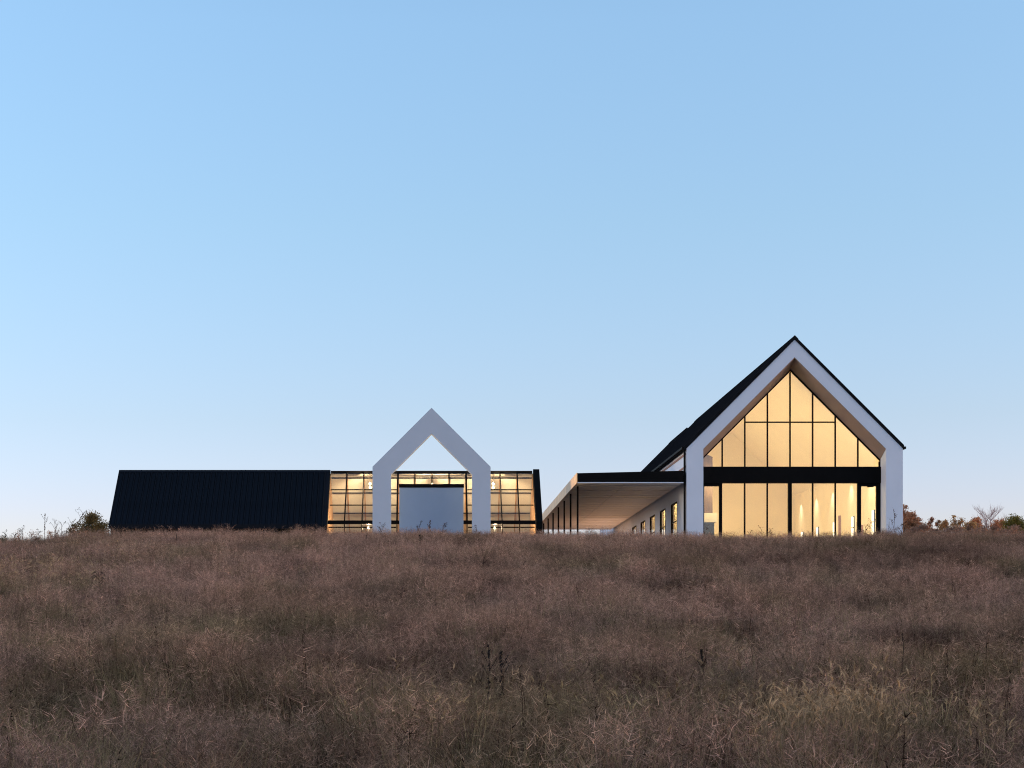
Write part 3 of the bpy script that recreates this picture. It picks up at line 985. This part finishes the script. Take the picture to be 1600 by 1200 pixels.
weed(1366, 840, 812, 'small flowering weed against the last glass door of the big barn', 'branchy', on_crest=True, m=M_weed2, lean=-.1)
weed(1352, 840, 822, 'low weed against the last glass door of the big barn', 'branchy', on_crest=True, m=M_weed2)
weed(1190, 842, 826, 'low weed against the glass gable left of its middle post', 'branchy', on_crest=True, m=M_weed2)
weed(1172, 842, 829, 'low weed against the second pane of the glass gable', 'branchy', on_crest=True, m=M_weed2)
weed(1205, 842, 828, 'low tangled weed just right of the low weed by the glass gable', 'branchy', on_crest=True, m=M_weed2)
weed(1094, 840, 824, 'arched weed against the left white pier of the big barn', 'branchy', on_crest=True, m=M_weed2, lean=.3)


for px, top, hw, mm, lab in ((6, 836, 9, L_olive, 'low leafy bramble at the very left end of the skyline'), (32, 830, 10, L_russet, 'reddish low bramble on the left skyline'),
                             (55, 829, 13, L_brown, 'widest low bramble on the left skyline, left of the tall spike'), (84, 828, 11, L_brown, 'low bramble between the skyline weeds and the olive tree')):
    Y = YCR + 1.5
    x = Xat(px, Y)
    zg = float(gz(x, Y))
    mb = MB()
    for k in range(5):
        mb.tube([(x, Y, zg), (x + random.uniform(-.25, .25), Y + random.uniform(-.2, .2), Zat(top, Y) - .08)], [.012, .005], 4)
    zt_ = Zat(top, Y)
    leaf_cloud(mb, [(x + random.uniform(-.6, .6) * hw * Y / F, Y + random.uniform(-.2, .2), zg + (zt_ - zg) * random.uniform(.45, .85)) for k in range(6)], [(hw * Y / F * .5, (zt_ - zg) * .22)] * 6, 620, .028, .38)
    o = mb.build('bramble', mm, None, share=False, origin=(x, Y, zg))
    tag(o, lab, 'bramble', 'low brambles on the skyline')


# ------------------------------------------------------------------ grass
def ribbon(V, Fc, Cc, base, tip, w, bow, segs, col):
    """a thin bent blade from base to tip"""
    base, tip = np.asarray(base), np.asarray(tip)
    d = tip - base
    side = np.cross(d, rng.normal(size=3))
    side /= np.linalg.norm(side) + 1e-9
    b0 = len(V)
    for i in range(segs):
        u = i / segs
        c = base + d * u + bow * math.sin(u * math.pi * .5) * u * (1 - u) * 2
        ww = w * (1 - .6 * u)
        V.append(c - side * ww / 2); V.append(c + side * ww / 2)
        Cc.append(col); Cc.append(col)
    V.append(tip); Cc.append(col)
    for i in range(segs - 1):
        Fc.append((b0 + 2 * i, b0 + 2 * i + 1, b0 + 2 * i + 3, b0 + 2 * i + 2))
    Fc.append((b0 + 2 * segs - 2, b0 + 2 * segs - 1, b0 + 2 * segs))


def spindle(V, Fc, Cc, p, d, L, r_, col, curve):
    b0 = len(V)
    prof = [(0, .25), (.2, .9), (.55, 1), (.85, .6), (1, .1)]
    a = np.cross(d, [0.3, .5, .8]); a /= np.linalg.norm(a)
    b = np.cross(d, a)
    for u, rr in prof:
        c = p + d * L * u + curve * u * u
        for k in range(4):
            an = k * math.pi / 2
            V.append(c + (a * math.cos(an) + b * math.sin(an)) * r_ * rr); Cc.append(col)
    for i in range(4):
        for k in range(4):
            Fc.append((b0 + i * 4 + k, b0 + i * 4 + (k + 1) % 4, b0 + i * 4 + 4 + (k + 1) % 4, b0 + i * 4 + 4 + k))


def tuft(kind, seed):
    global rng
    rng = np.random.default_rng(seed)
    V, Fc, Cc = [], [], []
    U = rng.uniform
    if kind == 'haze':
        for i in range(26):
            a, rr = U(0, 6.28), .22 * math.sqrt(U())
            b = np.array([math.cos(a) * rr, math.sin(a) * rr, -.03])
            h = U(.34, .66)
            la, lm = U(0, 6.28), abs(rng.normal(0, .20)) * h
            t = b + np.array([math.cos(la) * lm, math.sin(la) * lm, h])
            c = U(.40, 1.45)
            ribbon(V, Fc, Cc, b, t, .0055, np.array([0, 0, .1]) + rng.normal(size=3) * .12, 2, c * .6)
            for j in range(9):
                u = U(.5, 1.0)
                p = b + (t - b) * u
                q = p + np.array([rng.normal(0, .06), rng.normal(0, .06), U(.0, .09)])
                ribbon(V, Fc, Cc, p, q, .0044, np.zeros(3), 1, c * U(1.0, 2.05))
        for i in range(18):
            a, rr = U(0, 6.28), .24 * math.sqrt(U())
            b = np.array([math.cos(a) * rr, math.sin(a) * rr, -.03])
            la, lm = U(0, 6.28), U(.08, .30)
            t = b + np.array([math.cos(la) * lm, math.sin(la) * lm, U(.12, .34)])
            ribbon(V, Fc, Cc, b, t, .007, np.array([0, 0, .35]), 3, U(.16, .5))
    elif kind == 'leafy':
        for i in range(64):
            a, rr = U(0, 6.28), .20 * math.sqrt(U())
            b = np.array([math.cos(a) * rr, math.sin(a) * rr, -.03])
            la, lm = a + rng.normal(0, .8), U(.05, .38)
            t = b + np.array([math.cos(la) * lm, math.sin(la) * lm, U(.15, .46)])
            ribbon(V, Fc, Cc, b, t, U(.004, .0075), np.array([0, 0, U(.0, .45)]), 3, U(.2, 1.75))
        for i in range(8):
            a, rr = U(0, 6.28), .2 * math.sqrt(U())
            b = np.array([math.cos(a) * rr, math.sin(a) * rr, 0])
            t = b + np.array([rng.normal(0, .16), rng.normal(0, .16), U(.35, .62)])
            ribbon(V, Fc, Cc, b, t, .005, rng.normal(size=3) * .15, 3, U(.9, 1.6))
    elif kind == 'foxtail':
        for i in range(9):
            a, rr = U(0, 6.28), .22 * math.sqrt(U())
            b = np.array([math.cos(a) * rr, math.sin(a) * rr, -.03])
            la, lm = U(0, 6.28), U(.02, .2)
            t = b + np.array([math.cos(la) * lm, math.sin(la) * lm, U(.36, .62)])
            c = U(.8, 1.25)
            ribbon(V, Fc, Cc, b, t, .005, np.array([0, 0, .2]), 3, c * .8)
            d = (t - b) / np.linalg.norm(t - b)
            dr = np.array([math.cos(la), math.sin(la), -.5]) * U(.02, .08)
            L = U(.045, .09)
            spindle(V, Fc, Cc, t - d * .01, d, L, U(.005, .0085), c * 1.1, dr)
            for j in range(10):
                u = U(.1, 1)
                p = t + d * L * u + dr * u * u
                ribbon(V, Fc, Cc, p, p + d * .02 + rng.normal(size=3) * .012, .0022, np.zeros(3), 1, c * 1.3)
        for i in range(34):
            a, rr = U(0, 6.28), .24 * math.sqrt(U())
            b = np.array([math.cos(a) * rr, math.sin(a) * rr, -.03])
            la, lm = U(0, 6.28), U(.06, .3)
            t = b + np.array([math.cos(la) * lm, math.sin(la) * lm, U(.15, .42)])
            ribbon(V, Fc, Cc, b, t, U(.004, .007), np.array([0, 0, U(.0, .35)]), 3, U(.4, .9))
    elif kind == 'stalk':
        for i in range(int(rng.integers(1, 4))):
            b = np.array([rng.normal(0, .12), rng.normal(0, .12), -.03])
            t = b + np.array([rng.normal(0, .07), rng.normal(0, .07), U(.62, .98)])
            for j in range(2):
                ribbon(V, Fc, Cc, b, t, .009, rng.normal(size=3) * .06, 3, .8)
            for j in range(int(rng.integers(4, 16))):
                u = U(.6, 1)
                p = b + (t - b) * u
                ribbon(V, Fc, Cc, p, p + rng.normal(size=3) * np.array([.03, .03, .02]) + np.array([0, 0, .025]), .010, np.zeros(3), 1, U(.6, 1.1))
    elif kind == 'lying':
        for i in range(40):
            a, rr = U(0, 6.28), .3 * math.sqrt(U())
            b = np.array([math.cos(a) * rr, math.sin(a) * rr, U(.0, .12)])
            la, lm = U(0, 6.28), U(.2, .6)
            t = b + np.array([math.cos(la) * lm, math.sin(la) * lm, U(-.02, .38)])
            ribbon(V, Fc, Cc, b, t, U(.003, .0065), np.array([0, 0, U(.1, .5)]) + rng.normal(size=3) * .1, 4, U(.3, 1.25))
    m = bpy.data.meshes.new('grass_tuft')
    m.from_pydata([tuple(v) for v in V], [], Fc)
    at_ = m.attributes.new('shade', 'FLOAT', 'POINT')
    at_.data.foreach_set('value', np.array(Cc, dtype=np.float32))
    m.materials.append(M_grass)
    o = bpy.data.objects.new('grass_tuft', m)
    return o


M_grass = bpy.data.materials.new('dry_grass')
M_grass.use_nodes = True
gn_ = M_grass.node_tree
for nd in list(gn_.nodes): gn_.nodes.remove(nd)
g_out = gn_.nodes.new('ShaderNodeOutputMaterial')
g_t = gn_.nodes.new('ShaderNodeAttribute'); g_t.attribute_type = 'INSTANCER'; g_t.attribute_name = 'tint'
g_s = gn_.nodes.new('ShaderNodeAttribute'); g_s.attribute_type = 'GEOMETRY'; g_s.attribute_name = 'shade'
g_m = gn_.nodes.new('ShaderNodeVectorMath'); g_m.operation = 'SCALE'
gn_.links.new(g_t.outputs['Color'], g_m.inputs[0])
gn_.links.new(g_s.outputs['Fac'], g_m.inputs['Scale'])
g_d = gn_.nodes.new('ShaderNodeBsdfDiffuse')
g_l = gn_.nodes.new('ShaderNodeBsdfTranslucent')
g_x = gn_.nodes.new('ShaderNodeMixShader'); g_x.inputs[0].default_value = 0.35
gn_.links.new(g_m.outputs[0], g_d.inputs[0])
gn_.links.new(g_m.outputs[0], g_l.inputs[0])
gn_.links.new(g_d.outputs[0], g_x.inputs[1])
gn_.links.new(g_l.outputs[0], g_x.inputs[2])
gn_.links.new(g_x.outputs[0], g_out.inputs[0])

tcol = bpy.data.collections.new('grass_tufts')      # never linked: only a source of instances
KINDS = ['haze'] * 5 + ['leafy'] * 4 + ['foxtail'] * 3 + ['lying'] * 3 + ['stalk'] * 5
for i, k in enumerate(KINDS):
    o = tuft(k, 100 + i)
    o.name = 'grass_tuft_%02d' % i
    tcol.objects.link(o)
rng = np.random.default_rng(11)


def fbm(x, y, s, seed):
    out = np.zeros_like(x)
    for i in range(len(x)):
        out[i] = mnoise.fractal(Vector((x[i] / s + seed * 13.7, y[i] / s - seed * 5.1, seed * 3.3)), 0.9, 2.0, 4)
    return out


def scatter(name, label, step_list, chooser):
    P = []
    for ya, yb, st in step_list:
        yy = np.arange(ya, yb, st)
        for y in yy:
            xa, xb = -CX / F * y - 11.0, (1600 - CX) / F * y + 11.0
            xx = np.arange(xa, xb, st)
            P.append(np.stack([xx + rng.uniform(-.5, .5, len(xx)) * st, np.full(len(xx), y) + rng.uniform(-.5, .5, len(xx)) * st], 1))
    P = np.concatenate(P)
    x, y = P[:, 0], P[:, 1]
    keep, idx, tint, scl = chooser(x, y)
    x, y, idx, tint, scl = x[keep], y[keep], idx[keep], tint[keep], scl[keep]
    n = len(x)
    z = gz(x, y)
    m = bpy.data.meshes.new(name)
    m.vertices.add(n)
    m.vertices.foreach_set('co', np.stack([x, y, z], 1).astype(np.float32).ravel())
    a = m.attributes.new('idx', 'INT', 'POINT'); a.data.foreach_set('value', idx.astype(np.int32))
    a = m.attributes.new('scl', 'FLOAT_VECTOR', 'POINT'); a.data.foreach_set('vector', scl.astype(np.float32).ravel())
    rot = np.stack([rng.normal(0, .10, n), rng.normal(0, .10, n), rng.uniform(0, 6.28, n)], 1)
    a = m.attributes.new('rot', 'FLOAT_VECTOR', 'POINT'); a.data.foreach_set('vector', rot.astype(np.float32).ravel())
    a = m.attributes.new('tint', 'FLOAT_COLOR', 'POINT')
    a.data.foreach_set('color', np.concatenate([tint, np.ones((n, 1))], 1).astype(np.float32).ravel())
    m.update()
    o = bpy.data.objects.new(name, m)
    COL.objects.link(o)
    tag(o, label, 'grass', kind='stuff')
    g = bpy.data.node_groups.new(name, 'GeometryNodeTree')
    g.interface.new_socket('Geometry', in_out='INPUT', socket_type='NodeSocketGeometry')
    g.interface.new_socket('Geometry', in_out='OUTPUT', socket_type='NodeSocketGeometry')
    gi, go = g.nodes.new('NodeGroupInput'), g.nodes.new('NodeGroupOutput')
    mp = g.nodes.new('GeometryNodeMeshToPoints')
    ip = g.nodes.new('GeometryNodeInstanceOnPoints')
    ci = g.nodes.new('GeometryNodeCollectionInfo')
    ci.inputs['Collection'].default_value = tcol
    ci.inputs['Separate Children'].default_value = True
    ci.inputs['Reset Children'].default_value = True
    ip.inputs['Pick Instance'].default_value = True

    def named(nm, ty):
        nd = g.nodes.new('GeometryNodeInputNamedAttribute')
        nd.data_type = ty
        nd.inputs['Name'].default_value = nm
        return nd.outputs['Attribute']
    er = g.nodes.new('FunctionNodeEulerToRotation')
    g.links.new(named('rot', 'FLOAT_VECTOR'), er.inputs[0])
    g.links.new(gi.outputs[0], mp.inputs[0])
    g.links.new(mp.outputs[0], ip.inputs['Points'])
    g.links.new(ci.outputs[0], ip.inputs['Instance'])
    g.links.new(named('idx', 'INT'), ip.inputs['Instance Index'])
    g.links.new(er.outputs[0], ip.inputs['Rotation'])
    g.links.new(named('scl', 'FLOAT_VECTOR'), ip.inputs['Scale'])
    g.links.new(ip.outputs[0], go.inputs[0])
    md = o.modifiers.new('scatter', 'NODES')
    md.node_group = g
    return n


PINK = np.array([.41, .247, .168])
STRAW = np.array([.42, .285, .165])
OLIVE = np.array([.175, .145, .066])
DARK = np.array([.100, .058, .040])
MAUVE = np.array([.34, .20, .155])


def choose(x, y):
    n = len(x)
    px = CX + x * F / y
    py_s = HY - (gz(x, y) - ZC) * F / y
    big = fbm(x, y * .55, 5.0, 1)
    med = fbm(x, y * .6, 2.0, 2)
    sm = fbm(x, y, .7, 3)
    v = rng.random(n)
    near = np.clip((45 - y) / 28, 0, 1)
    leafy_p = np.clip(.16 + .40 * near + .45 * med, .04, .9)
    kind = np.where(v < leafy_p, 1, 0)
    kind = np.where((rng.random(n) < .10 + .25 * near), 3, kind)
    fox_patch = np.exp(-(((px - 1330) / 210) ** 2 + ((py_s - 1185) / 52) ** 2)) + .55 * np.exp(-(((px - 60) / 110) ** 2 + ((py_s - 915) / 22) ** 2)) + .35 * np.exp(-(((px - 900) / 260) ** 2 + ((py_s - 1150) / 40) ** 2))
    kind = np.where(rng.random(n) < fox_patch * .9, 2, kind)
    idx = np.where(kind == 0, rng.integers(0, 5, n), np.where(kind == 1, rng.integers(5, 9, n), np.where(kind == 2, rng.integers(9, 12, n), rng.integers(12, 15, n))))
    stalk = rng.random(n) < .011
    idx = np.where(stalk, rng.integers(15, 20, n), idx)
    t = np.where((kind == 0)[:, None], PINK, np.where((kind == 1)[:, None], STRAW * .55 + OLIVE * .45, np.where((kind == 2)[:, None], STRAW, STRAW * .5 + PINK * .5)))
    wm = np.clip(.5 + 1.3 * big, 0, 1)[:, None]
    t = np.where((kind == 0)[:, None], t * (1 - .5 * wm) + MAUVE * .5 * wm, t)
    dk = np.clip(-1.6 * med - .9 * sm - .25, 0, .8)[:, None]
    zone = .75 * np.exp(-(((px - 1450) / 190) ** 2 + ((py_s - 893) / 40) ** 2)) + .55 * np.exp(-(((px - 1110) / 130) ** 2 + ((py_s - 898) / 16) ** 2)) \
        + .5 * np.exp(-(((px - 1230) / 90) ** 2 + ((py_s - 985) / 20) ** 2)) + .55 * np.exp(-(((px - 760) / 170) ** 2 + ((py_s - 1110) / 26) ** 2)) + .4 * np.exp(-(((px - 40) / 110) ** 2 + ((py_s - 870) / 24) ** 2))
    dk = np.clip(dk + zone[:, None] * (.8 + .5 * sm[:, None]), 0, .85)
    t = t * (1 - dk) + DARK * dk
    ol = np.clip(1.3 * fbm(x, y * .7, 3.1, 5) - .20 + .42 * near, 0, .8)[:, None]
    t = t * (1 - ol * .7) + OLIVE * ol * .7
    t = t * np.exp(rng.normal(-.02, .30, n))[:, None] * (1.0 + .38 * big)[:, None]
    t = t * np.interp(y, [14, 22, 40, 95], [.80, .84, .95, .96])[:, None]
    t = t * np.minimum(1, .43 / t.max(1))[:, None] * np.where(kind == 2, 1.22, .95)[:, None]
    t = np.where(stalk[:, None], DARK * .35, t)
    s = (1.0 + .50 * sm + rng.normal(0, .20, n)) * (1 + .25 * med) * np.interp(y, [9, 40, 70, 95], [.92, 1.0, 1.08, .95])
    s = np.clip(np.where(stalk, 1.0 + .12 * rng.normal(size=n), s), .5, 1.65)
    scl = np.stack([s * 1.05, s * 1.05, s], 1)
    keep = y < 99.5
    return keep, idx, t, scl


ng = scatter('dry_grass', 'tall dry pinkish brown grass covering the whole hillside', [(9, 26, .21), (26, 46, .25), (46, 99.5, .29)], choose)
print('grass tufts', ng)
